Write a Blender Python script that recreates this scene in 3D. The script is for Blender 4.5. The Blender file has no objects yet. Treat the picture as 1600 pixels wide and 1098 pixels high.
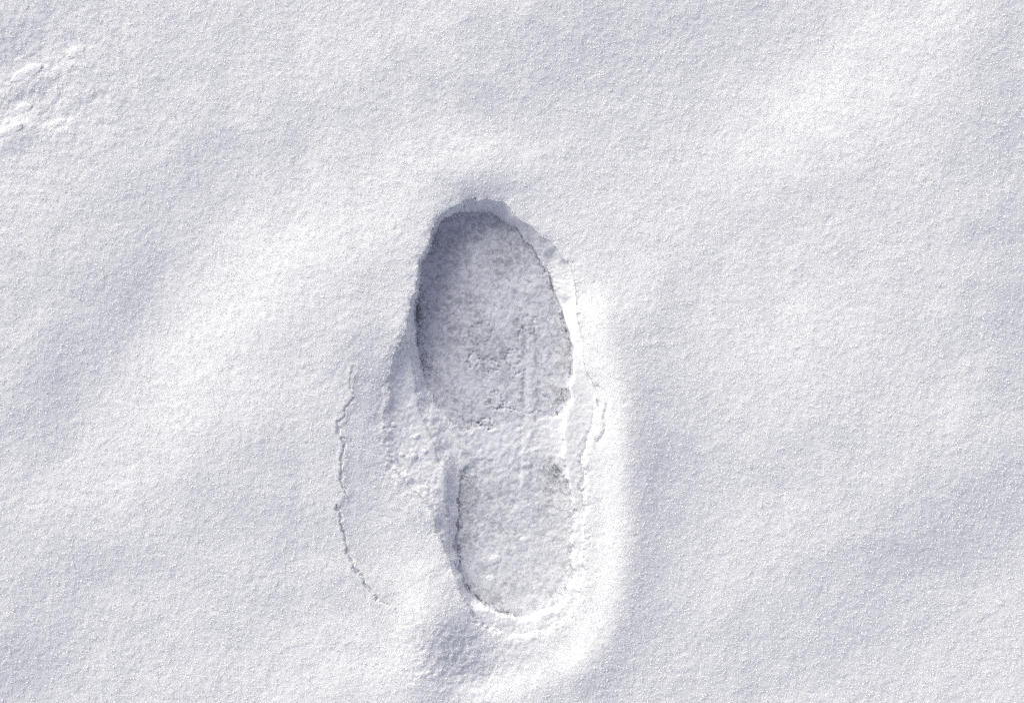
import bpy, math
import numpy as np

# ------------------------------------------------------------------ units
S_ = 0.0004545            # metres per unit of the plan (the print is about 30 cm long)
CX, CY = 800.0, 549.0
STEP = 1.25
X0, X1, Y0, Y1 = -190.0, 1790.0, -150.0, 1250.0
nx = int((X1 - X0) / STEP) + 1
ny = int((Y1 - Y0) / STEP) + 1
xs = X0 + np.arange(nx) * STEP
ys = Y0 + np.arange(ny) * STEP
PX, PY = np.meshgrid(xs, ys)
PX = PX.astype(np.float32); PY = PY.astype(np.float32)
rng = np.random.default_rng(7)

SUN_DIR = np.array([-0.62, -0.785])          # towards the sun, in plan (y down)
SUN_DIR /= np.linalg.norm(SUN_DIR)
SUN_ALT = 26.0

# ------------------------------------------------------------------ noise
def spectral(lo, hi, seed, slope=0.0, shape=(ny, nx)):
    """unit-variance random relief holding wavelengths lo..hi (plan units)"""
    r = np.random.default_rng(seed)
    n = r.standard_normal(shape).astype(np.float32)
    F = np.fft.rfft2(n)
    fy = np.fft.fftfreq(shape[0], STEP)[:, None]
    fx = np.fft.rfftfreq(shape[1], STEP)[None, :]
    f = np.sqrt(fx * fx + fy * fy) + 1e-9
    w = np.exp(-(f * lo) ** 2 * 0.5 * 2) * (1 - np.exp(-(f * hi) ** 2 * 0.5 * 2)) * f ** (-slope)
    g = np.fft.irfft2(F * w, s=shape).astype(np.float32)
    g -= g.mean()
    return g / (g.std() + 1e-9)

def ss(a, b, x):
    t = np.clip((x - a) / (b - a), 0, 1)
    return t * t * (3 - 2 * t)

def sdist(poly, x, y, closed=True):
    """distance to polyline; signed (positive inside) when closed"""
    P = np.array(poly, np.float32)
    n = len(P)
    d2 = np.full(x.shape, 1e12, np.float32)
    inside = np.zeros(x.shape, bool)
    for i in range(n if closed else n - 1):
        ax, ay = P[i]; bx, by = P[(i + 1) % n]
        ex, ey = bx - ax, by - ay
        wx, wy = x - ax, y - ay
        t = np.clip((wx * ex + wy * ey) / (ex * ex + ey * ey + 1e-9), 0, 1)
        d2 = np.minimum(d2, (wx - ex * t) ** 2 + (wy - ey * t) ** 2)
        if closed:
            c = ((ay > y) != (by > y)) & (x < (bx - ax) * (y - ay) / (by - ay + 1e-9) + ax)
            inside ^= c
    d = np.sqrt(d2)
    return np.where(inside, d, -d) if closed else d

def catmull(pts, closed=True, sub=5):
    P = np.array(pts, float); n = len(P); out = []
    for i in range(n if closed else n - 1):
        if closed:
            p0, p1, p2, p3 = P[(i - 1) % n], P[i], P[(i + 1) % n], P[(i + 2) % n]
        else:
            p0, p1, p2, p3 = P[max(i - 1, 0)], P[i], P[i + 1], P[min(i + 2, n - 1)]
        for k in range(sub):
            t = k / sub
            out.append(0.5 * ((2 * p1) + (-p0 + p2) * t + (2 * p0 - 5 * p1 + 4 * p2 - p3) * t * t + (-p0 + 3 * p1 - 3 * p2 + p3) * t ** 3))
    if not closed: out.append(P[-1])
    return [tuple(p) for p in out]

# ------------------------------------------------------------------ traced outlines (plan units)
FORE = [(743,329),(717,334),(696,344),(683,355),(673,382),(661,405),(655,424),(651,451),(648,482),(648,508),(649,533),
        (654,558),(660,585),(671,616),(686,642),(703,662),(728,672),(756,674),(790,664),(821,655),(850,655),(873,653),
        (886,639),(892,623),(892,604),(894,574),(895,551),(890,524),(883,497),(874,468),(864,442),(852,419),
        (839,396),(824,377),(805,360),(789,346),(768,333)]
HEEL = [(727,729),(719,750),(713,781),(711,820),(712,855),(717,885),(723,911),(734,927),(751,944),(773,958),(795,966),
        (821,967),(856,957),(880,943),(889,925),(896,898),(895,868),(898,833),(895,794),(891,764),(884,746),(873,733),
        (860,716),(820,712),(770,714)]
SOLE = [(743,329),(717,334),(696,344),(683,355),(673,382),(661,405),(655,424),(651,451),(648,482),(648,508),(649,533),
        (654,558),(660,585),(671,616),(686,642),(703,666),(711,698),(716,725),(716,750),(713,781),(711,820),(712,855),
        (717,885),(723,911),(734,927),(751,944),(773,958),(795,966),(821,967),(856,957),(880,943),(889,925),(896,898),
        (895,868),(898,833),(895,794),(891,764),(885,740),(880,712),(878,684),(880,660),(886,642),(892,623),(892,604),
        (894,574),(895,551),(890,524),(883,497),(874,468),(864,442),(852,419),(839,396),(824,377),(805,360),(789,346),(768,333)]
OPEN = [(745,310),(722,315),(697,333),(682,350),(678,364),(670,382),(658,405),(652,425),(646,452),(641,484),(634,514),(620,547),
        (608,585),(604,620),(597,655),(601,690),(610,722),(624,745),(648,768),(668,783),(677,806),(681,830),(694,855),
        (706,886),(716,915),(728,942),(744,966),(773,985),(804,993),(838,990),(862,983),(888,963),(906,930),(912,890),
        (913,830),(913,770),(914,730),(919,692),(930,660),(933,634),(926,604),(914,575),(908,548),(907,520),(904,490),
        (899,452),(888,418),(872,392),(851,370),(826,352),(806,338),(790,318),(770,310)]
CRACK_UP = [(553,578),(550,600),(552,622),(541,634),(538,651),(527,660),(534,677),(541,695),(537,717),(535,747),(541,769)]
CRACK_LO = [(526,787),(530,808),(539,835),(545,861),(550,887),(565,905),(578,918),(591,936)]
CRACK_TAIL = [(596,941),(606,943),(616,950),(624,970)]
SLAB = [(553,588),(551,622),(541,634),(538,651),(530,662),(535,677),(541,695),(537,717),(536,747),(540,770),(530,790),(532,808),
        (540,835),(546,861),(551,887),(566,905),(579,918),(591,933),(625,925),(660,900),(690,880),(694,855),(681,830),
        (677,806),(668,783),(648,768),(624,745),(610,722),(601,690),(597,655),(604,620),(606,596),(585,588)]

# crumbly edges: the outlines are read through a small random warp
w1 = spectral(5, 30, 11); w2 = spectral(5, 30, 12)
w3 = spectral(1.6, 6, 13); w4 = spectral(1.6, 6, 14)
_j = 1 - .85 * ss(740, 790, PX) * ss(700, 600, PY)
WX = PX + 1.8 * spectral(28, 90, 15, .4) + _j * (.8 * spectral(6, 22, 17, .5) + .3 * w3)
WY = PY + 1.8 * spectral(28, 90, 16, .4) + _j * (.8 * spectral(6, 22, 18, .5) + .3 * w4)

# window around the print, so the distances stay cheap
ix0, ix1 = int((480 - X0) / STEP), int((1060 - X0) / STEP)
iy0, iy1 = int((270 - Y0) / STEP), int((1130 - Y0) / STEP)
W = (slice(iy0, iy1), slice(ix0, ix1))
def sd(poly, warp=True, closed=True, smooth=True):
    P = catmull(poly, closed, 3) if smooth else poly
    x, y = (WX[W], WY[W]) if warp else (PX[W], PY[W])
    full = np.full(PX.shape, -500.0 if closed else 500.0, np.float32)
    full[W] = sdist(P, x, y, closed)
    return full
dF = sd(FORE); dH = sd(HEEL); dS = sd(SOLE); dO = sd(OPEN)
dC1 = sd(CRACK_UP, closed=False); dC2 = sd(CRACK_LO, closed=False); dC3 = sd(CRACK_TAIL, closed=False)
dSlab = sd(SLAB, warp=False, smooth=False)

# ------------------------------------------------------------------ drifts: slope towards the sun, authored as soft patches and integrated into relief
SL = np.zeros(PX.shape, np.float32)
def blob(x, y, a, l, s, ang=0.0):
    t = math.radians(ang)
    u = (PX - x) * math.cos(t) + (PY - y) * math.sin(t)
    v = -(PX - x) * math.sin(t) + (PY - y) * math.cos(t)
    SL[...] += a * np.exp(-0.5 * ((u / l) ** 2 + (v / s) ** 2))
def streak(pts, a, w):
    SL[...] += a * np.exp(-0.5 * (sdist(catmull(pts, False, 4), PX, PY, False) / w) ** 2)

for b in [
    (340,500,1.25,170,65,-55),(540,350,.7,130,45,-35),(740,228,.8,85,28,-5),(1330,110,1.0,170,55,-35),(1230,210,.5,110,50,-30),
    (1190,560,.6,110,60,-20),(240,780,.45,80,60,-20),(520,1040,.7,90,45,-10),(1490,640,.35,80,40,-10),(1400,200,.4,80,50,0),
    (560,80,.35,120,50,-20),(70,300,.3,60,60,0),(1000,400,.35,70,80,0),(640,330,.5,50,60,0),(1150,870,.3,80,50,-20),
    (1300,420,.25,120,60,-30),(440,620,.3,70,50,0),(1080,1040,-.15,80,40,0),(170,950,.2,80,40,-20),
    (150,520,-.9,140,48,-52),(50,660,-.5,80,50,-40),(400,220,-.65,90,38,-20),(890,100,-.75,170,62,-15),(960,20,-.4,120,40,0),
    (1020,180,-.3,80,40,0),(1590,400,-.9,55,130,0),(1540,200,-.5,50,60,0),(1570,80,-.6,50,70,0),(1065,690,-.8,55,140,0),
    (1340,920,-.8,135,58,-25),(1550,770,-.75,110,60,-15),(1490,860,-.5,80,40,0),(30,1040,-1.2,110,55,-30),(110,860,-.35,80,50,0),
    (350,740,-.5,110,35,-25),(240,860,-.55,150,35,-18),(450,800,-.4,60,50,0),(1600,560,-.5,50,60,0),(30,50,-.7,70,40,-20),
    (180,430,-.4,70,50,-30),(20,430,-.2,60,50,0),(1300,1010,-.4,100,40,-10),(420,950,-.2,70,40,0),(230,290,-.35,80,30,-30),
    (1250,700,-.35,120,40,-20),(1100,300,-.2,80,60,0),(700,140,-.1,100,40,0),(250,100,-.2,90,40,-20),
    # round the print
    (752,292,-1.3,58,15,0),(575,700,-.9,26,110,3),(704,1002,-3.6,32,36,20),(745,1045,-2.2,22,14,10),(668,1078,-1.2,30,22,0),
    (645,930,1.2,18,45,0),(640,1010,.7,25,40,0),(600,1050,.6,60,30,0),(630,470,.9,16,60,15),
    (40,112,1.7,30,10,-30),(12,200,1.9,26,9,-30),(35,168,1.8,14,8,-20),(88,194,1.6,18,8,-25),(118,80,1.6,16,9,-30),(45,140,-1.3,26,8,-35),(30,222,-1.1,30,10,-25),(10,170,-.8,14,9,-30),
]: blob(*b)
streak([(920,480),(938,560),(953,640),(955,750),(952,850),(938,950),(898,1022)], 2.8, 19)
streak([(872,1030),(820,1062),(740,1078)], 1.5, 18)
streak([(985,540),(996,640),(1003,760),(1000,880),(975,980),(925,1070)], -0.95, 34)
SL += 0.22 * spectral(10, 160, 21, 1.2)

def integrate(sl):
    F = np.fft.fft2(sl - sl.mean())
    ky = 2 * np.pi * np.fft.fftfreq(ny, STEP)[:, None]; kx = 2 * np.pi * np.fft.fftfreq(nx, STEP)[None, :]
    kl = -(kx * SUN_DIR[0] + ky * SUN_DIR[1])      # height must fall towards the sun where the patch is bright
    k2 = kx * kx + ky * ky
    D = 1j * kl
    Hh = F * np.conj(D) / (kl * kl + 0.10 * k2 + 1e-6)
    return np.fft.ifft2(Hh).real.astype(np.float32)
H = integrate(SL * 0.132)

# ------------------------------------------------------------------ grain
G1 = spectral(1.9, 5, 31); G2 = spectral(2.4, 26, 32, 1.0); G3 = spectral(12, 40, 33)
rough = np.ones_like(H)
H += G3 * 0.12
top_left = np.exp(-0.5 * (((PX - 40) / 110) ** 2 + ((PY - 150) / 85) ** 2))
H += top_left * (0.4 * spectral(5, 60, 41, 1.2))
grain = G1 * 0.06 + G2 * 0.085

# ------------------------------------------------------------------ the print
hole = ss(-2, 6, dO)
depth_f = 43 - 1 * ss(430, 650, PY)            # toe deepest
depth_h = 42 - 4 * ss(820, 960, PY)
inF = ss(-2, 3.5, dF); inH = ss(-2, 3.5, dH)
arch = -36 + 0.3 * G3 + .1 * G2
mid = np.exp(-0.5 * ((PX - 800) / 42) ** 4)
inH = inH * ((1 - mid) * ss(712, 745, PY) + mid * ss(700, 800, PY))
inF = inF * ((1 - mid) + mid * (1 - ss(600, 668, PY) * .85))
arch = arch - 3
floor = np.where(PY < 690, -depth_f * inF + arch * (1 - inF), -depth_h * inH + arch * (1 - inH))
floor_t = spectral(1.6, 70, 51, 1.5) * 0.42 + spectral(1.3, 4, 52) * 0.10
floor_t = floor_t * (0.55 + .45 * np.maximum(inF, inH))
floor = floor + floor_t
# straight raised line left by the sole seam and its neighbour
line = sdist([(829,520),(829,600),(826,680),(820,745),(815,772)], PX[W], PY[W], False)
ln = np.zeros_like(H); ln[W] = np.exp(-0.5 * (line / 4.6) ** 2) - 0.6 * np.exp(-0.5 * ((line - 10) / 3.2) ** 2)
packed = np.zeros_like(H)
ln *= ss(500, 570, PY) * ss(795, 740, PY)
packed += 1.9 * ln * np.clip(.8 + .5 * spectral(10, 50, 58), 0, 1.4)
floor += 0.8 * ln * np.clip(.8 + .6 * spectral(10, 50, 58), 0, 1.5)
# tread marks pressed into the forefoot
def dent(x, y, r, a):
    q = np.sqrt((WX - x) ** 2 + (WY - y) ** 2)
    return a * np.exp(-0.5 * ((q - r) / 2.6) ** 2)
for (x, y, r, a) in [(766,571,10,1.1),(738,560,12,1.2),(800,560,12,1.1),(812,590,9,1.0),(752,520,16,.9),(828,505,14,.9),
                     (776,628,12,1.4),(758,664,9,1.6),(700,480,14,.7)]:
    dd = dent(x, y, r, a) * np.clip(.6 + .7 * w1, 0, 1.6); floor -= dd; packed -= .42 * dd
for pts, a, wd in [([(768,630),(785,638),(800,643),(820,647),(848,645)], 1.1, 1.5), ([(711,641),(719,652),(734,661),(756,669)], 1.2, 1.7),
                   ([(824,505),(815,520),(806,530)], 1.6, 2.2),([(735,715),(760,724),(790,712)],.7,3),
                   ([(792,792),(815,786),(845,790)],.6,2.4),([(730,800),(748,830),(745,850)],.8,3)]:
    q = np.full(H.shape, 99, np.float32); q[W] = sdist(pts, WX[W], WY[W], False)
    dd = a * np.exp(-0.5 * (q / wd) ** 2) * np.clip(.8 + .5 * w1, 0.1, 1.6); floor -= dd; packed -= .3 * dd
for (x, y, rx, ry, ang, a) in [(806,575,9,34,-12,.55),(842,575,8,50,4,.5),(790,505,26,14,-20,.35),(742,600,22,26,0,.4),(720,560,12,20,20,.3),
                             (815,700,40,28,0,.55),(773,877,14,9,0,.8),(767,909,11,8,30,.7),(850,900,26,34,20,.5),(755,840,12,16,0,.35),(830,950,40,10,0,.5),
                             (700,420,20,50,10,-.25),(770,400,40,30,0,-.2),(735,780,10,34,0,-.4),(752,820,22,40,10,-.3),(862,745,12,24,-20,-.5),(868,632,12,18,30,-.55)]:
    q_ = math.radians(ang); u_ = (WX - x) * math.cos(q_) + (WY - y) * math.sin(q_); v_ = -(WX - x) * math.sin(q_) + (WY - y) * math.cos(q_)
    packed += a * np.exp(-0.5 * ((u_ / rx) ** 2 + (v_ / ry) ** 2))
# walls between the floor edge and the brim
a_ = np.maximum(-dS, 0); b_ = np.maximum(dO, 0)
t = a_ / (a_ + b_ + 1e-3)
wl = ss(712, 690, PX) * ss(500, 570, PY) * ss(960, 880, PY)      # the sagged shelf at the left
wb = ss(930, 955, PY) * ss(720, 745, PX)                         # the stepped wall under the heel
wr = ss(800, 850, PX) * ss(460, 560, PY)
fn = 0.25 * t + 0.75 * t ** 1.4
fs = 0.36 * ss(0, .4, t) + 0.54 * t + 0.10 * ss(.85, 1.0, t) - 0.03 * np.exp(-0.5 * ((t - .62) / .14) ** 2)
fb = 0.80 * ss(-.03, .08, t) + 0.06 * t + 0.14 * ss(.9, 1.0, t)
fr = 0.82 * ss(-.03, .08, t) + 0.04 * t + 0.14 * ss(.9, 1.0, t)
f = fn * (1 - wl) * (1 - wb) * (1 - wr) + fs * wl + fb * wb * (1 - wl) + fr * wr * (1 - wb)
Fl = np.where(dS > 0, floor, -42 + 2 * ss(600, 700, PY) - 4 * ss(580, 400, PY) + 0.35 * floor_t)
left = ss(735, 700, PX) * ss(500, 600, PY) * ss(960, 860, PY)
DL = 5 * left * ss(500, 560, PX) * np.exp(-np.maximum(-dO, 0) / 55.0) * (1 - .0)
brim = H * 1.0 - 2.0 - 5 * left
shelf_lump = spectral(2.2, 26, 55, 1.3) * 0.34 + spectral(1.3, 4, 56) * 0.12
wall = .5 * spectral(2.5, 16, 59, .8) * ss(750, 770, PX) * (.2 + .8 * ss(500, 440, PY)) + Fl * (1 - f) + brim * f + 0.25 * G2 * 0.5 + wl * shelf_lump * ss(.35, .6, t) + wb * 0.25 * spectral(3, 20, 57, 1.2)
inside = np.where(dS > 0, Fl, wall)
# blending of wall foot
foot = ss(-1.4, 1.2, dS)
inside = wall * (1 - foot) + floor * foot
# brim sag outside the opening
sag = np.exp(-np.maximum(-dO, 0) / 9.0) * 2.6 + np.exp(-np.maximum(-dO, 0) / 26.0) * 1.2 * ss(560, 480, PY)
Hout = H - sag + grain - DL
isin = dO > 0
smooth_in = ss(0, 5, dO)
Hfin = np.where(isin, inside + grain * (1 - 0.78 * smooth_in), Hout)
# heel lip below: crumbled inner rim and a second shallow groove at the outer right
q = np.full(H.shape, 99, np.float32); q[W] = sdist(catmull([(931,604),(944,622),(946,645),(943,668),(936,690)], False), WX[W], WY[W], False)
Hfin -= 3.0 * np.exp(-0.5 * (q / 2.6) ** 2) * (~isin)
q2 = np.full(H.shape, 99, np.float32); q2[W] = sdist(catmull([(934,628),(930,655),(918,690),(912,735),(911,800)], False), WX[W], WY[W], False)
Hfin -= 3.4 * np.exp(-0.5 * (q2 / 2.4) ** 2)
Hfin -= 1.7 * np.exp(-0.5 * ((dO - .5) / 2.2) ** 2) * wb * ss(900, 850, PX)
Hfin += .28 * spectral(5, 24, 62, 1.0) * np.exp(-0.5 * ((dO + 3) / 7) ** 2) * ss(300, 420, PY)
Hfin += .6 * spectral(4, 30, 63, 1.1) * (~isin) * np.exp(-0.5 * (((PX - 715) / 60) ** 2 + ((PY - 1030) / 42) ** 2))
# slab sags towards the print
sl_in = ss(-1, 10, dSlab) * ss(905, 800, PY)
Hfin -= sl_in * 1.2 * (~isin) + .9 * sl_in * G3 * .3
# cracks
cw = 1.4 + 1.0 * spectral(8, 60, 61, .6)
for d, dp, wv in ((dC1, 2.6, .95), (dC2, 3.5, 1.1), (dC3, 1.2, .9)):
    fade = np.ones_like(H)
    if d is dC1: fade = ss(575, 700, PY) * 0.75 + 0.25
    Hfin -= dp * fade * np.exp(-np.abs(d / (np.clip(cw, .9, 2.4) * wv)) ** 2.2 * 0.5)
# raised lips of the crack facing the sun
crk = np.minimum(dC1, dC2)
Hfin += 0.7 * np.exp(-0.5 * ((np.minimum(dC1, dC2) - 5) / 3) ** 2)

# ------------------------------------------------------------------ region of every cell
R_GROUND, R_FORE, R_HEEL, R_ARCH, R_WALL, R_SHELF, R_BRIM, R_SLAB, R_C1, R_C2 = range(10)
reg = np.zeros(H.shape, np.int8)
reg[(dSlab > 0)] = R_SLAB
reg[dC1 < 2.2] = R_C1
reg[dC2 < 2.6] = R_C2
reg[dO > 0] = R_WALL
reg[(dO > 0) & (wl > 0.5) & (t > 0.32)] = R_SHELF
reg[dS > 0] = R_ARCH
reg[dF > 0] = R_FORE
reg[(dH > 0) & (PY > 700)] = R_HEEL

# ------------------------------------------------------------------ materials
def mat(name):
    m = bpy.data.materials.new(name); m.use_nodes = True
    nt = m.node_tree; p = nt.nodes['Principled BSDF']
    return m, nt, p
def snow_mat(name, col, rough=0.55, spec=0.5, bump=0.15, scale=2600.0, var=0.03, sss=0.0):
    m, nt, p = mat(name)
    tc = nt.nodes.new('ShaderNodeTexCoord')
    n = nt.nodes.new('ShaderNodeTexNoise'); n.inputs['Scale'].default_value = 70; n.inputs['Detail'].default_value = 6
    nt.links.new(tc.outputs['Object'], n.inputs['Vector'])
    r = nt.nodes.new('ShaderNodeMapRange'); r.inputs['To Min'].default_value = 1 - var; r.inputs['To Max'].default_value = 1 + var
    nt.links.new(n.outputs['Fac'], r.inputs['Value'])
    mx = nt.nodes.new('ShaderNodeVectorMath'); mx.operation = 'SCALE'; mx.inputs[0].default_value = col
    nt.links.new(r.outputs['Result'], mx.inputs['Scale']); nt.links.new(mx.outputs['Vector'], p.inputs['Base Color'])
    n2 = nt.nodes.new('ShaderNodeTexNoise'); n2.inputs['Scale'].default_value = scale; n2.inputs['Detail'].default_value = 3
    nt.links.new(tc.outputs['Object'], n2.inputs['Vector'])
    b = nt.nodes.new('ShaderNodeBump'); b.inputs['Strength'].default_value = bump; b.inputs['Distance'].default_value = 0.0004
    nt.links.new(n2.outputs['Fac'], b.inputs['Height']); nt.links.new(b.outputs['Normal'], p.inputs['Normal'])
    p.inputs['Roughness'].default_value = rough
    p.inputs['IOR'].default_value = 1.31
    p.inputs['Specular IOR Level'].default_value = spec
    if sss:
        p.inputs['Subsurface Weight'].default_value = sss
        p.inputs['Subsurface Radius'].default_value = (1.0, 1.0, 1.0)
        p.inputs['Subsurface Scale'].default_value = 0.002
    return m
SNOW = snow_mat('loose_snow', (.84, .84, .85), sss=1.0)
CRYST = snow_mat('snow_crystal', (.90, .90, .915), rough=0.22, spec=1.0, bump=0.0, var=.02)
_nt = CRYST.node_tree; _p = _nt.nodes['Principled BSDF']; _o = _nt.nodes['Material Output']
_t = _nt.nodes.new('ShaderNodeBsdfTranslucent'); _t.inputs['Color'].default_value = (.95, .95, .955, 1)
_m = _nt.nodes.new('ShaderNodeMixShader'); _m.inputs[0].default_value = .4
_nt.links.new(_p.outputs[0], _m.inputs[1]); _nt.links.new(_t.outputs[0], _m.inputs[2])
_c = _nt.nodes.new('ShaderNodeBsdfTransparent'); _m2 = _nt.nodes.new('ShaderNodeMixShader'); _m2.inputs[0].default_value = .38
_nt.links.new(_m.outputs[0], _m2.inputs[1]); _nt.links.new(_c.outputs[0], _m2.inputs[2]); _nt.links.new(_m2.outputs[0], _o.inputs['Surface'])
GLINT = snow_mat('painted_glint_crystal', (.98, .98, .985), rough=0.2, spec=1.0, bump=0.0, var=.02)  # whiter than the other crystals, sparkle painted into its colour
WALLM = snow_mat('pressed_snow_wall', (.84, .84, .85), rough=.7, bump=.1, sss=1.0)

CLODM = snow_mat('snow_clod', (.86, .86, .875), rough=.6, bump=.3)
HLUMP = snow_mat('pressed_lump', (.84, .845, .86), rough=.6, bump=.3)
def floor_mat(name, dark, scale=270.0, thr=(.46, .70), pale_col=(.70, .70, .725)):
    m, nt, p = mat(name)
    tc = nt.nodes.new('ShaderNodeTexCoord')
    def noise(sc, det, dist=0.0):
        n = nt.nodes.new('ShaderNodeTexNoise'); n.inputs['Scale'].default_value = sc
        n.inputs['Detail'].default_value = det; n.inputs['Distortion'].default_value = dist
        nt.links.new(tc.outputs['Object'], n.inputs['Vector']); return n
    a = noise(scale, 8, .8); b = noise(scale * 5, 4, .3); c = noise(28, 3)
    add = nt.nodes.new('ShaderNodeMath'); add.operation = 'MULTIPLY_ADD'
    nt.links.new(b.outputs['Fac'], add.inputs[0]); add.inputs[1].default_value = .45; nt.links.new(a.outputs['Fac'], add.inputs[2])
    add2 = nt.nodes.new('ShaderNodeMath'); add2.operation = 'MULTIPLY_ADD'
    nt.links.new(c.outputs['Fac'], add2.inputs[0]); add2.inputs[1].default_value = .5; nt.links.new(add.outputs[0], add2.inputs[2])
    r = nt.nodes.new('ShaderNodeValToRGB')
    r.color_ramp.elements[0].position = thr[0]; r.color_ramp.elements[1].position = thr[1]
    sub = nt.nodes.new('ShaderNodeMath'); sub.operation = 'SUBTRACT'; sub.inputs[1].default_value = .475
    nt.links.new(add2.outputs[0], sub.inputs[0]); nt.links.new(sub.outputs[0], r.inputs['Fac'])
    r.color_ramp.elements[0].color = (*pale_col, 1)  # pale end of the random mottle
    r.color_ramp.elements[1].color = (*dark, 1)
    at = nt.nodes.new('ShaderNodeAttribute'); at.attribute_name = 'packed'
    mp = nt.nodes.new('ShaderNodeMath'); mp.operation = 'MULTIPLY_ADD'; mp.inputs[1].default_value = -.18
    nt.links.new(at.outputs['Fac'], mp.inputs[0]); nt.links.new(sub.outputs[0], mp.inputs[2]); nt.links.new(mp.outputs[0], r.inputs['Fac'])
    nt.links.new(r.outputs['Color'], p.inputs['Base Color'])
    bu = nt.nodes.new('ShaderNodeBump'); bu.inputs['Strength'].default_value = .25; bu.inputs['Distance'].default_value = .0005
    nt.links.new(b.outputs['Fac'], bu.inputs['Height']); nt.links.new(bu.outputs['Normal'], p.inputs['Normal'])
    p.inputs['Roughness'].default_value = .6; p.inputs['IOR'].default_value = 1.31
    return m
ICE_F = floor_mat('compacted_snow_forefoot_shaded', (.36, .36, .40), thr=(.38, .72), pale_col=(.67, .675, .715))  # thin snow over dark ground; forefoot shade is also put into its colour
ICE_H = floor_mat('compacted_snow_heel', (.44, .44, .47), thr=(.42, .74), pale_col=(.74, .745, .775))
ICE_A = floor_mat('compacted_snow_arch', (.52, .52, .55), thr=(.46, .80), pale_col=(.76, .765, .79))
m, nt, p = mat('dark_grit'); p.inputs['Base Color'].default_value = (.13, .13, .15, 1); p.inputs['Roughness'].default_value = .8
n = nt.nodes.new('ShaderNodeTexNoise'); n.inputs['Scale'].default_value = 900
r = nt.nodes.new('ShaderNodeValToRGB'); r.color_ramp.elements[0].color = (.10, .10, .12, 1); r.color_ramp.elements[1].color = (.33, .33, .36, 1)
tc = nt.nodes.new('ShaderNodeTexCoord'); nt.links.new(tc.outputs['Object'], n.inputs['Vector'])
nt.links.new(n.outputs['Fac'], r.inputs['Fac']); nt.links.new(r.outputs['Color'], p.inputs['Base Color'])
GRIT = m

# ------------------------------------------------------------------ mesh plumbing
def to_world(x, y, z):
    return np.stack([(x - CX) * S_, (CY - y) * S_, z * S_], -1)
def mesh_from(name, V, faces_list, smooth_list, mats, matidx):
    """faces_list: list of (n,k) index arrays"""
    me = bpy.data.meshes.new(name)
    nv = len(V)
    me.vertices.add(nv); me.vertices.foreach_set('co', V.astype(np.float32).ravel())
    loops = np.concatenate([f.ravel() for f in faces_list]).astype(np.int32)
    sizes = np.concatenate([np.full(len(f), f.shape[1], np.int32) for f in faces_list])
    starts = np.concatenate([[0], np.cumsum(sizes)[:-1]]).astype(np.int32)
    me.loops.add(len(loops)); me.loops.foreach_set('vertex_index', loops)
    me.polygons.add(len(sizes)); me.polygons.foreach_set('loop_start', starts)
    sm = np.concatenate([np.full(len(f), s, bool) for f, s in zip(faces_list, smooth_list)])
    mi = np.concatenate([np.full(len(f), i, np.int32) for f, i in zip(faces_list, matidx)])
    me.polygons.foreach_set('use_smooth', sm); me.polygons.foreach_set('material_index', mi)
    for mm in mats: me.materials.append(mm)
    me.update(calc_edges=True)
    return me
def link(name, me, parent=None):
    o = bpy.data.objects.new(name, me); bpy.context.scene.collection.objects.link(o)
    if parent is not None: o.parent = parent
    return o

def sample(A, x, y):
    fx = (x - X0) / STEP; fy = (y - Y0) / STEP
    i = np.clip(fx.astype(int), 0, nx - 2); j = np.clip(fy.astype(int), 0, ny - 2)
    u = fx - i; v = fy - j
    return (A[j, i] * (1 - u) * (1 - v) + A[j, i + 1] * u * (1 - v) + A[j + 1, i] * (1 - u) * v + A[j + 1, i + 1] * u * v)

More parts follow.
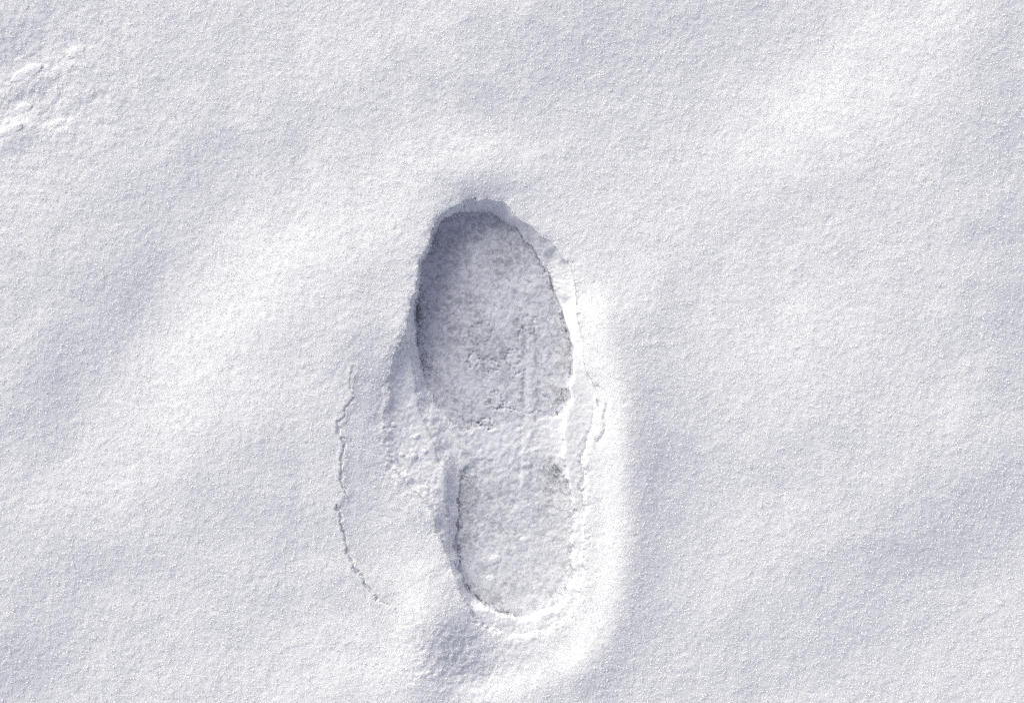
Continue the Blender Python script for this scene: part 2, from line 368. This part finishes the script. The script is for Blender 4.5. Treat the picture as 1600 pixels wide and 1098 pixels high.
# ------------------------------------------------------------------ snow crystals lying on the surface (needles and platelets)
def crystals(N, dens, lmin, lmax, seed, tiltmax=22, lift=.1, facing=False):
    r = np.random.default_rng(seed)
    x = r.uniform(X0 + 4, X1 - 4, N); y = r.uniform(Y0 + 4, Y1 - 4, N)
    keep = r.random(N) < sample(dens, x, y)
    x, y = x[keep], y[keep]; n = len(x)
    L = lmin + (lmax - lmin) * r.random(n) ** 2.0
    Wd = np.minimum(L * r.uniform(.14, .40, n), r.uniform(.7, 1.6, n))
    az = r.uniform(0, 2 * np.pi, n)
    tl = np.radians(r.uniform(-1, 1, n) * tiltmax)      # tilt of the long axis
    roll = np.radians(r.uniform(-1, 1, n) * 26)
    a = np.stack([np.cos(az) * np.cos(tl), np.sin(az) * np.cos(tl), np.sin(tl)], -1)
    h = np.stack([-np.sin(az), np.cos(az), 0 * az], -1)
    up = np.cross(a, h)
    b = h * np.cos(roll)[:, None] + up * np.sin(roll)[:, None]
    if facing:      # facets deliberately turned to the low sun so they sparkle
        s3 = np.array([SUN_DIR[0] * .44, SUN_DIR[1] * .44, .88]) + r.standard_normal((n, 3)) * .16
        s3 /= np.linalg.norm(s3, axis=1)[:, None]
        a = a - (a * s3).sum(1)[:, None] * s3; a /= np.linalg.norm(a, axis=1)[:, None]
        b = np.cross(s3, a)
    nn = np.cross(a, b)
    zc = sample(Hfin, x, y) + lift * L * np.abs(np.sin(tl)) * .5 + .12
    c = np.stack([x, y, zc], -1)
    if facing: Wd = np.minimum(Wd, r.uniform(.6, 1.15, n)); c[:, 2] -= .12
    la = a * (L / 2)[:, None]; wb_ = b * (Wd / 2)[:, None]
    th = nn * (Wd * .22)[:, None]
    # a six-cornered sliver folded along its long axis
    k = r.uniform(.2, .6, n)[:, None]
    V = np.stack([c - la, c - la * k + wb_, c + la * k + wb_, c + la, c + la * k - wb_, c - la * k - wb_,
                  c - la * .55 + th, c + la * .55 + th], 1)
    T = np.array([[0, 6, 1, 1], [1, 6, 7, 2], [2, 7, 3, 3], [3, 7, 4, 4], [4, 7, 6, 5], [5, 6, 0, 0]])
    tri = np.array([[0, 6, 1], [2, 7, 3], [3, 7, 4], [5, 6, 0]]); quad = np.array([[1, 6, 7, 2], [4, 7, 6, 5]])
    return x, y, V, tri, quad

dens = np.where(dO > 0, 0.0, 1.0).astype(np.float32)
dens *= 1 - .25 * np.exp(-0.5 * (np.maximum(-dO, 0) / 10) ** 2)
dens *= 1 - .9 * np.exp(-0.5 * (crk / 4.0) ** 2)
nb = np.clip(1 + .28 * spectral(10, 60, 71), .3, 1.3)
dens = np.clip(dens * nb * .5, 0, 1)
cx, cy, cV, tri, quad = crystals(600000, dens, 1.8, 8.0, 5)
gx_, gy_, gV, _, _ = crystals(190000, np.clip(dens * 1.7, 0, 1), 2.6, 7.2, 8, facing=True)
# finer frost inside the opening
dens2 = np.where(dO > 0, np.where(dS > 0, .30, .26), 0).astype(np.float32)
dens2 = np.maximum(dens2, .42 * wl * (dO > 0) * (t > .4))
fx_, fy_, fV, _, _ = crystals(900000, dens2, 1.1, 3.2, 6, tiltmax=40)
cx = np.concatenate([cx, gx_, fx_]); cy = np.concatenate([cy, gy_, fy_]); glint = np.concatenate([np.zeros(len(cV), bool), np.ones(len(gV), bool), np.zeros(len(fV), bool)])
cV = np.concatenate([cV, gV, fV])
ci = np.clip(((cx - X0) / STEP).astype(int), 0, nx - 2); cj = np.clip(((cy - Y0) / STEP).astype(int), 0, ny - 2)
creg = reg[cj, ci]

cell = reg[:-1, :-1]
VID = np.arange(ny * nx).reshape(ny, nx)
VALL = to_world(PX.astype(np.float64), PY.astype(np.float64), Hfin.astype(np.float64)).reshape(-1, 3)

def add_crystals(obj, rid):
    sel = creg == rid
    if not sel.any(): return
    cv = np.concatenate([cV[sel & ~glint], cV[sel & glint]]); base = np.arange(len(cv))[:, None, None] * 8
    k = int((sel & ~glint).sum()); b0, b1 = base[:k], base[k:]
    cvw = to_world(cv[..., 0], cv[..., 1], cv[..., 2]).reshape(-1, 3)
    o = link('snow_crystals', mesh_from('snow_crystals', cvw, [(b0 + tri[None]).reshape(-1, 3), (b0 + quad[None]).reshape(-1, 4),
             (b1 + tri[None]).reshape(-1, 3), (b1 + quad[None]).reshape(-1, 4)], [False] * 4, [CRYST, GLINT], [0, 0, 1, 1]), obj)
    o['kind'] = 'stuff'
def region_mesh(name, rid, surf, extra=None):
    mk = cell == rid
    q = np.stack([VID[:-1, :-1][mk], VID[1:, :-1][mk], VID[1:, 1:][mk], VID[:-1, 1:][mk]], -1)
    u, inv = np.unique(q, return_inverse=True)
    q = inv.reshape(-1, 4); V = VALL[u]
    faces, smooth, mi = [q], [True], [0]
    nsurf = len(u)
    if extra is not None:
        ev, ef = extra
        faces.append(ef + len(V)); V = np.concatenate([V, ev]); smooth.append(True); mi.append(0)
    me = mesh_from(name, V, faces, smooth, [surf], mi)
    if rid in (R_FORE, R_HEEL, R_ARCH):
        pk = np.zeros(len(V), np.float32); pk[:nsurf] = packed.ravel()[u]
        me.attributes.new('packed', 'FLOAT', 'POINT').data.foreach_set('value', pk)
    return me

# surrounding field of snow, out to the horizon, stitched to the rim of the detailed sheet
def outer_ring():
    edge = [VID[0, ::8].tolist() + [VID[0, -1]], VID[::8, -1].tolist() + [VID[-1, -1]],
            VID[-1, ::-8].tolist() + [VID[-1, 0]], VID[::-8, 0].tolist() + [VID[0, 0]]]
    ring = []
    for e in edge: ring += e[:-1]
    B = VALL[np.array(ring)]
    c = np.array([(X0 + X1) / 2, (Y0 + Y1) / 2]); cw_ = to_world(np.array(c[0]), np.array(c[1]), np.array(0.0))
    V = [B]; scales = [1.0, 1.03, 1.08, 1.15, 1.25, 1.4, 1.6, 1.9, 2.3, 3, 4, 6, 9, 15, 28, 60, 140, 400]
    r = np.random.default_rng(3)
    for k, s in enumerate(scales[1:]):
        d = B - cw_; P = cw_ + d * s
        P[:, 2] = B[:, 2] * max(0, 1 - k / 5) + .004 * min(s, 12) * np.sin(P[:, 0] * 7 / min(s, 20) + k) * np.cos(P[:, 1] * 6 / min(s, 20)) * min(1, k / 4)
        V.append(P)
    n = len(B); q = []
    for k in range(len(scales) - 1):
        a = np.arange(n); b = (a + 1) % n
        q.append(np.stack([a + k * n, a + (k + 1) * n, b + (k + 1) * n, b + k * n], -1)[:, ::-1])
    return np.concatenate(V), np.concatenate(q)
ground = link('snow_ground', region_mesh('snow_ground', R_GROUND, SNOW, outer_ring()))
ground['kind'] = 'structure'; add_crystals(ground, R_GROUND)
ground['label'] = 'white wind-softened snow surface with sparkling crystals'

def thing(o, label, cat, group=None):
    o['label'] = label; o['category'] = cat
    if group: o['group'] = group

slab = link('crust_slab', region_mesh('crust_slab', R_SLAB, SNOW))
thing(slab, 'sagging grainy snow crust slab between the thin crack and the footprint', 'snow slab')
c1 = link('snow_crack', region_mesh('snow_crack', R_C1, SNOW))
thing(c1, 'thin faint wavy crack in the snow crust, upper of the two left of the footprint', 'crack')
add_crystals(slab, R_SLAB); add_crystals(c1, R_C1)
c2 = link('snow_crack', region_mesh('snow_crack_b', R_C2, SNOW))
thing(c2, 'darker wider crack in the snow crust curving towards the heel, the lower of the two', 'crack')

add_crystals(c2, R_C2)
foot_e = bpy.data.objects.new('boot_footprint', None); bpy.context.scene.collection.objects.link(foot_e)
foot_e.empty_display_size = .05
thing(foot_e, 'single deep boot footprint pressed into fresh white snow, toe pointing up', 'footprint')
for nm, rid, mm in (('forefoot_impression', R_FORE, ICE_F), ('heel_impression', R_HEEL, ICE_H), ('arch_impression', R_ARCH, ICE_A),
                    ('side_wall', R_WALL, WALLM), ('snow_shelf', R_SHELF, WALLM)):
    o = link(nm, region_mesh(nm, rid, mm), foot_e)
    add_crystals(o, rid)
    if nm == 'snow_shelf': o['label'] = 'sunken lumpy shelf beside the ball of the foot'

# ------------------------------------------------------------------ dark grit showing where the sole edge bit deepest
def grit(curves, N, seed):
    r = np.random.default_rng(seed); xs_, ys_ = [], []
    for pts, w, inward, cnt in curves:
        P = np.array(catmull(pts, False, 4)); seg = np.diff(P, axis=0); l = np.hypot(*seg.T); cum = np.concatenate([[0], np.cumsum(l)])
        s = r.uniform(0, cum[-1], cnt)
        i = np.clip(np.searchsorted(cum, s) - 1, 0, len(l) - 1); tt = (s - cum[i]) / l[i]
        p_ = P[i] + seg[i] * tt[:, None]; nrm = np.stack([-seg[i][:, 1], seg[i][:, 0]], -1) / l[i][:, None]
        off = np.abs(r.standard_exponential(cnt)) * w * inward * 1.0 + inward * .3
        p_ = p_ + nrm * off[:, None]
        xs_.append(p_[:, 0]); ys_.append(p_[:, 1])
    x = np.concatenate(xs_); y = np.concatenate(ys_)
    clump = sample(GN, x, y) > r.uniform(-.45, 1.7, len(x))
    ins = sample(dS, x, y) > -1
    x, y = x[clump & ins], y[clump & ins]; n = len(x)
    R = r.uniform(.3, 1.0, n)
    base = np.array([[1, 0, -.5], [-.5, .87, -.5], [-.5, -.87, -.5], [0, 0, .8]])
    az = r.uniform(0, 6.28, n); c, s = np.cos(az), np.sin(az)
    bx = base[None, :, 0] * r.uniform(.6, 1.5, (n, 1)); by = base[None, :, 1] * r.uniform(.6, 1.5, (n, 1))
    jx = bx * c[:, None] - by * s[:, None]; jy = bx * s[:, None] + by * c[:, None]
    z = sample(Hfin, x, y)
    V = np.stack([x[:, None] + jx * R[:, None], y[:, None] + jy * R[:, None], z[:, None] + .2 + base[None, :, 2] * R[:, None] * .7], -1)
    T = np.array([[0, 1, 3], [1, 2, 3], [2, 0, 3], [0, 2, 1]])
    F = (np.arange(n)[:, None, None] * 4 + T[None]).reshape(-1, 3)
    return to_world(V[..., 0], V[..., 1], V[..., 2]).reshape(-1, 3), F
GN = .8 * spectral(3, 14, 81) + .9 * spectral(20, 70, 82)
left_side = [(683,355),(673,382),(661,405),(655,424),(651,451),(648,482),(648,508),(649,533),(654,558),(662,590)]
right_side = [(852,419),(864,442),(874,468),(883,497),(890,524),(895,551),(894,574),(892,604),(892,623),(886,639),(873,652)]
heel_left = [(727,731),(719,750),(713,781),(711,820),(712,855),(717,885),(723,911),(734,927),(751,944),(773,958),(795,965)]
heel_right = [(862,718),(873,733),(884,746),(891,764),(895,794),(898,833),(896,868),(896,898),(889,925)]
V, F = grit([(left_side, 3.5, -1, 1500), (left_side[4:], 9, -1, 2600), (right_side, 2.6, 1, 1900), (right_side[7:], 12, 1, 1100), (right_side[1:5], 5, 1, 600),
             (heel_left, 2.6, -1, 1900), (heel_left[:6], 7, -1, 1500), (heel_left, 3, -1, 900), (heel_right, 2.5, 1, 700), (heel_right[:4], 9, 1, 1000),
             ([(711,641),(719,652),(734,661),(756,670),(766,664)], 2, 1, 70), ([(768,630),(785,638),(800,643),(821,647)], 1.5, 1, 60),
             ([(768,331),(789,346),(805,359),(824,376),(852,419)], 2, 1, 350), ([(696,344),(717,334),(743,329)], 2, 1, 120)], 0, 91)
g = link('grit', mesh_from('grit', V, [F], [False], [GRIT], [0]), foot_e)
g['kind'] = 'stuff'; g['label'] = 'dark grit scattered along the sole and heel edges'

# ------------------------------------------------------------------ loose clods of snow
def clod(x, y, rx, ry, ang, hgt, label, group=None, seed=0, mat_=CLODM, ncr=60):
    r = np.random.default_rng(seed)
    nu, nv = 40, 20
    a = np.linspace(0, 2 * np.pi, nu, endpoint=False); b = np.linspace(-np.pi / 2, np.pi / 2, nv)
    ph = r.uniform(0, 6.28, (14, 3)); fr = r.uniform(1, 6, (14, 3)); am = 1 / (fr.sum(1) + 1)
    A, B = np.meshgrid(a, b)
    d = np.stack([np.cos(B) * np.cos(A), np.cos(B) * np.sin(A), np.sin(B)], -1)
    k = np.ones(A.shape)
    for q in range(14):
        k += .55 * am[q] * np.sin(fr[q, 0] * d[..., 0] * 1.5 + ph[q, 0]) * np.sin(fr[q, 1] * d[..., 1] * 1.5 + ph[q, 1]) * np.cos(fr[q, 2] * d[..., 2] + ph[q, 2])
    k += .035 * r.standard_normal(A.shape)
    k[0] = k[0].mean(); k[-1] = k[-1].mean()
    P = d * k[..., None] * np.array([rx, ry, hgt])
    t_ = math.radians(ang); c, s = math.cos(t_), math.sin(t_)
    zz = float(sample(Hfin, np.array([x]), np.array([y]))[0]) - hgt * .1
    V = np.stack([P[..., 0] * c - P[..., 1] * s, P[..., 0] * s + P[..., 1] * c, P[..., 2]], -1).reshape(-1, 3)
    I = np.arange(nu * nv).reshape(nv, nu); J = np.roll(I, -1, 1)
    F = np.stack([I[:-1], I[1:], J[1:], J[:-1]], -1).reshape(-1, 4)
    # crystals stuck on it
    up = np.where(V[:, 2] > 0)[0]; pick = r.choice(up, ncr); cc = V[pick] + r.standard_normal((ncr, 3)) * .4
    L = r.uniform(1.2, 3.8, ncr)[:, None]
    d1 = r.standard_normal((ncr, 3)); d1 /= np.linalg.norm(d1, axis=1)[:, None]
    d2 = np.cross(d1, r.standard_normal((ncr, 3))); d2 /= np.linalg.norm(d2, axis=1)[:, None]
    CV = np.stack([cc - d1 * L * .5, cc + d2 * L * .18, cc + d1 * L * .5, cc - d2 * L * .18], 1).reshape(-1, 3)
    CF = (np.arange(ncr)[:, None] * 4 + np.arange(4)[None]) + len(V)
    V = np.concatenate([V, CV]); W_ = V * S_; W_[:, 1] *= -1
    o = link('snow_clod', mesh_from('snow_clod', W_, [F, CF], [True, False], [mat_, CRYST], [0, 1]))
    o.location = ((x - CX) * S_, (CY - y) * S_, zz * S_)
    thing(o, label, 'snow clod', group)
GL = 'crumbs of snow lying on the sunken shelf'
clod(649, 683, 6, 4.5, -30, 2.4, 'largest crumb of snow on the sunken shelf left of the footprint arch', GL, 1)
clod(613, 664, 5, 4, 0, 2.1, 'small round snow crumb at the left edge of the sunken shelf', GL, 2)
clod(627, 711, 4.5, 4, 10, 2.1, 'small snow crumb low on the left of the sunken shelf', GL, 3)
clod(646, 713, 5, 4.5, 40, 2.1, 'snow crumb in the middle of the group of three on the shelf', GL, 4)
clod(663, 706, 4.5, 4, 70, 2.1, 'snow crumb nearest the arch of the footprint on the shelf', GL, 5)
GH = 'pale lumps pressed in the heel'
clod(773, 877, 10, 7.5, -10, 1.6, 'flat pale lump of snow in the middle of the heel print', GH, 6, HLUMP, 20)
clod(767, 909, 8, 6.5, 30, 1.5, 'flat pale lump of snow near the lower edge of the heel print', GH, 7, HLUMP, 20)
clod(819, 847, 7, 5, 0, 1.3, 'faint pale lump of snow right of centre in the heel print', GH, 8, HLUMP, 15)
GT = 'low wind-blown lumps at the top left'
clod(40, 114, 27, 9, -28, 1.3, 'long bright snow ridge lying diagonally near the upper left corner', GT, 9, ncr=220)
clod(14, 205, 24, 8, -25, 1.4, 'bright snow ridge cut by the left edge of the picture', GT, 10, ncr=200)
clod(35, 169, 13, 8, -15, 1.3, 'round bright snow lump between the two long snow ridges', GT, 11, ncr=130)
clod(88, 194, 15, 7, -25, 1.1, 'small bright snow ridge to the right of the round lump', GT, 12, ncr=120)
clod(118, 81, 14, 8, -30, 1.1, 'small snow lump above the long diagonal ridge', GT, 13, ncr=120)

# ------------------------------------------------------------------ light, sky, camera
sc = bpy.context.scene
world = bpy.data.worlds.new('World'); sc.world = world; world.use_nodes = True
nt = world.node_tree; bg = nt.nodes['Background']
sky = nt.nodes.new('ShaderNodeTexSky'); sky.sky_type = 'NISHITA'; sky.sun_disc = False
az_world = math.atan2(-SUN_DIR[1], SUN_DIR[0])           # angle of the direction to the sun in the XY plane
sky.sun_elevation = math.radians(SUN_ALT)
sky.sun_rotation = math.pi / 2 - az_world
sky.air_density = 1.0; sky.dust_density = 3.0; sky.ozone_density = 1.0
hs = nt.nodes.new('ShaderNodeHueSaturation'); hs.inputs['Saturation'].default_value = .62; hs.inputs['Hue'].default_value = .53
nt.links.new(sky.outputs['Color'], hs.inputs['Color'])
nt.links.new(hs.outputs['Color'], bg.inputs['Color']); bg.inputs['Strength'].default_value = 0.15

sun = bpy.data.lights.new('sun', 'SUN'); sun.energy = 2.25; sun.angle = math.radians(36); sun.color = (1.0, .99, .93)
so = bpy.data.objects.new('sun', sun); sc.collection.objects.link(so)
import mathutils
dirv = mathutils.Vector((SUN_DIR[0] * math.cos(math.radians(SUN_ALT)), -SUN_DIR[1] * math.cos(math.radians(SUN_ALT)), math.sin(math.radians(SUN_ALT))))
so.rotation_euler = dirv.to_track_quat('Z', 'Y').to_euler(); so.location = dirv * 3

cam = bpy.data.cameras.new('camera'); co = bpy.data.objects.new('camera', cam); sc.collection.objects.link(co)
D = 1.45
cam.sensor_width = 36; cam.lens = 36 * D / (1600 * S_); cam.clip_start = .02; cam.clip_end = 1000
co.location = (0, 0, D)
sc.camera = co
sc.view_settings.view_transform = 'Standard'; sc.view_settings.look = 'None'
sc.view_settings.exposure = 0.06; sc.view_settings.gamma = 1
sc.cycles.use_denoising = False
sc.cycles.max_bounces = 8; sc.cycles.diffuse_bounces = 5
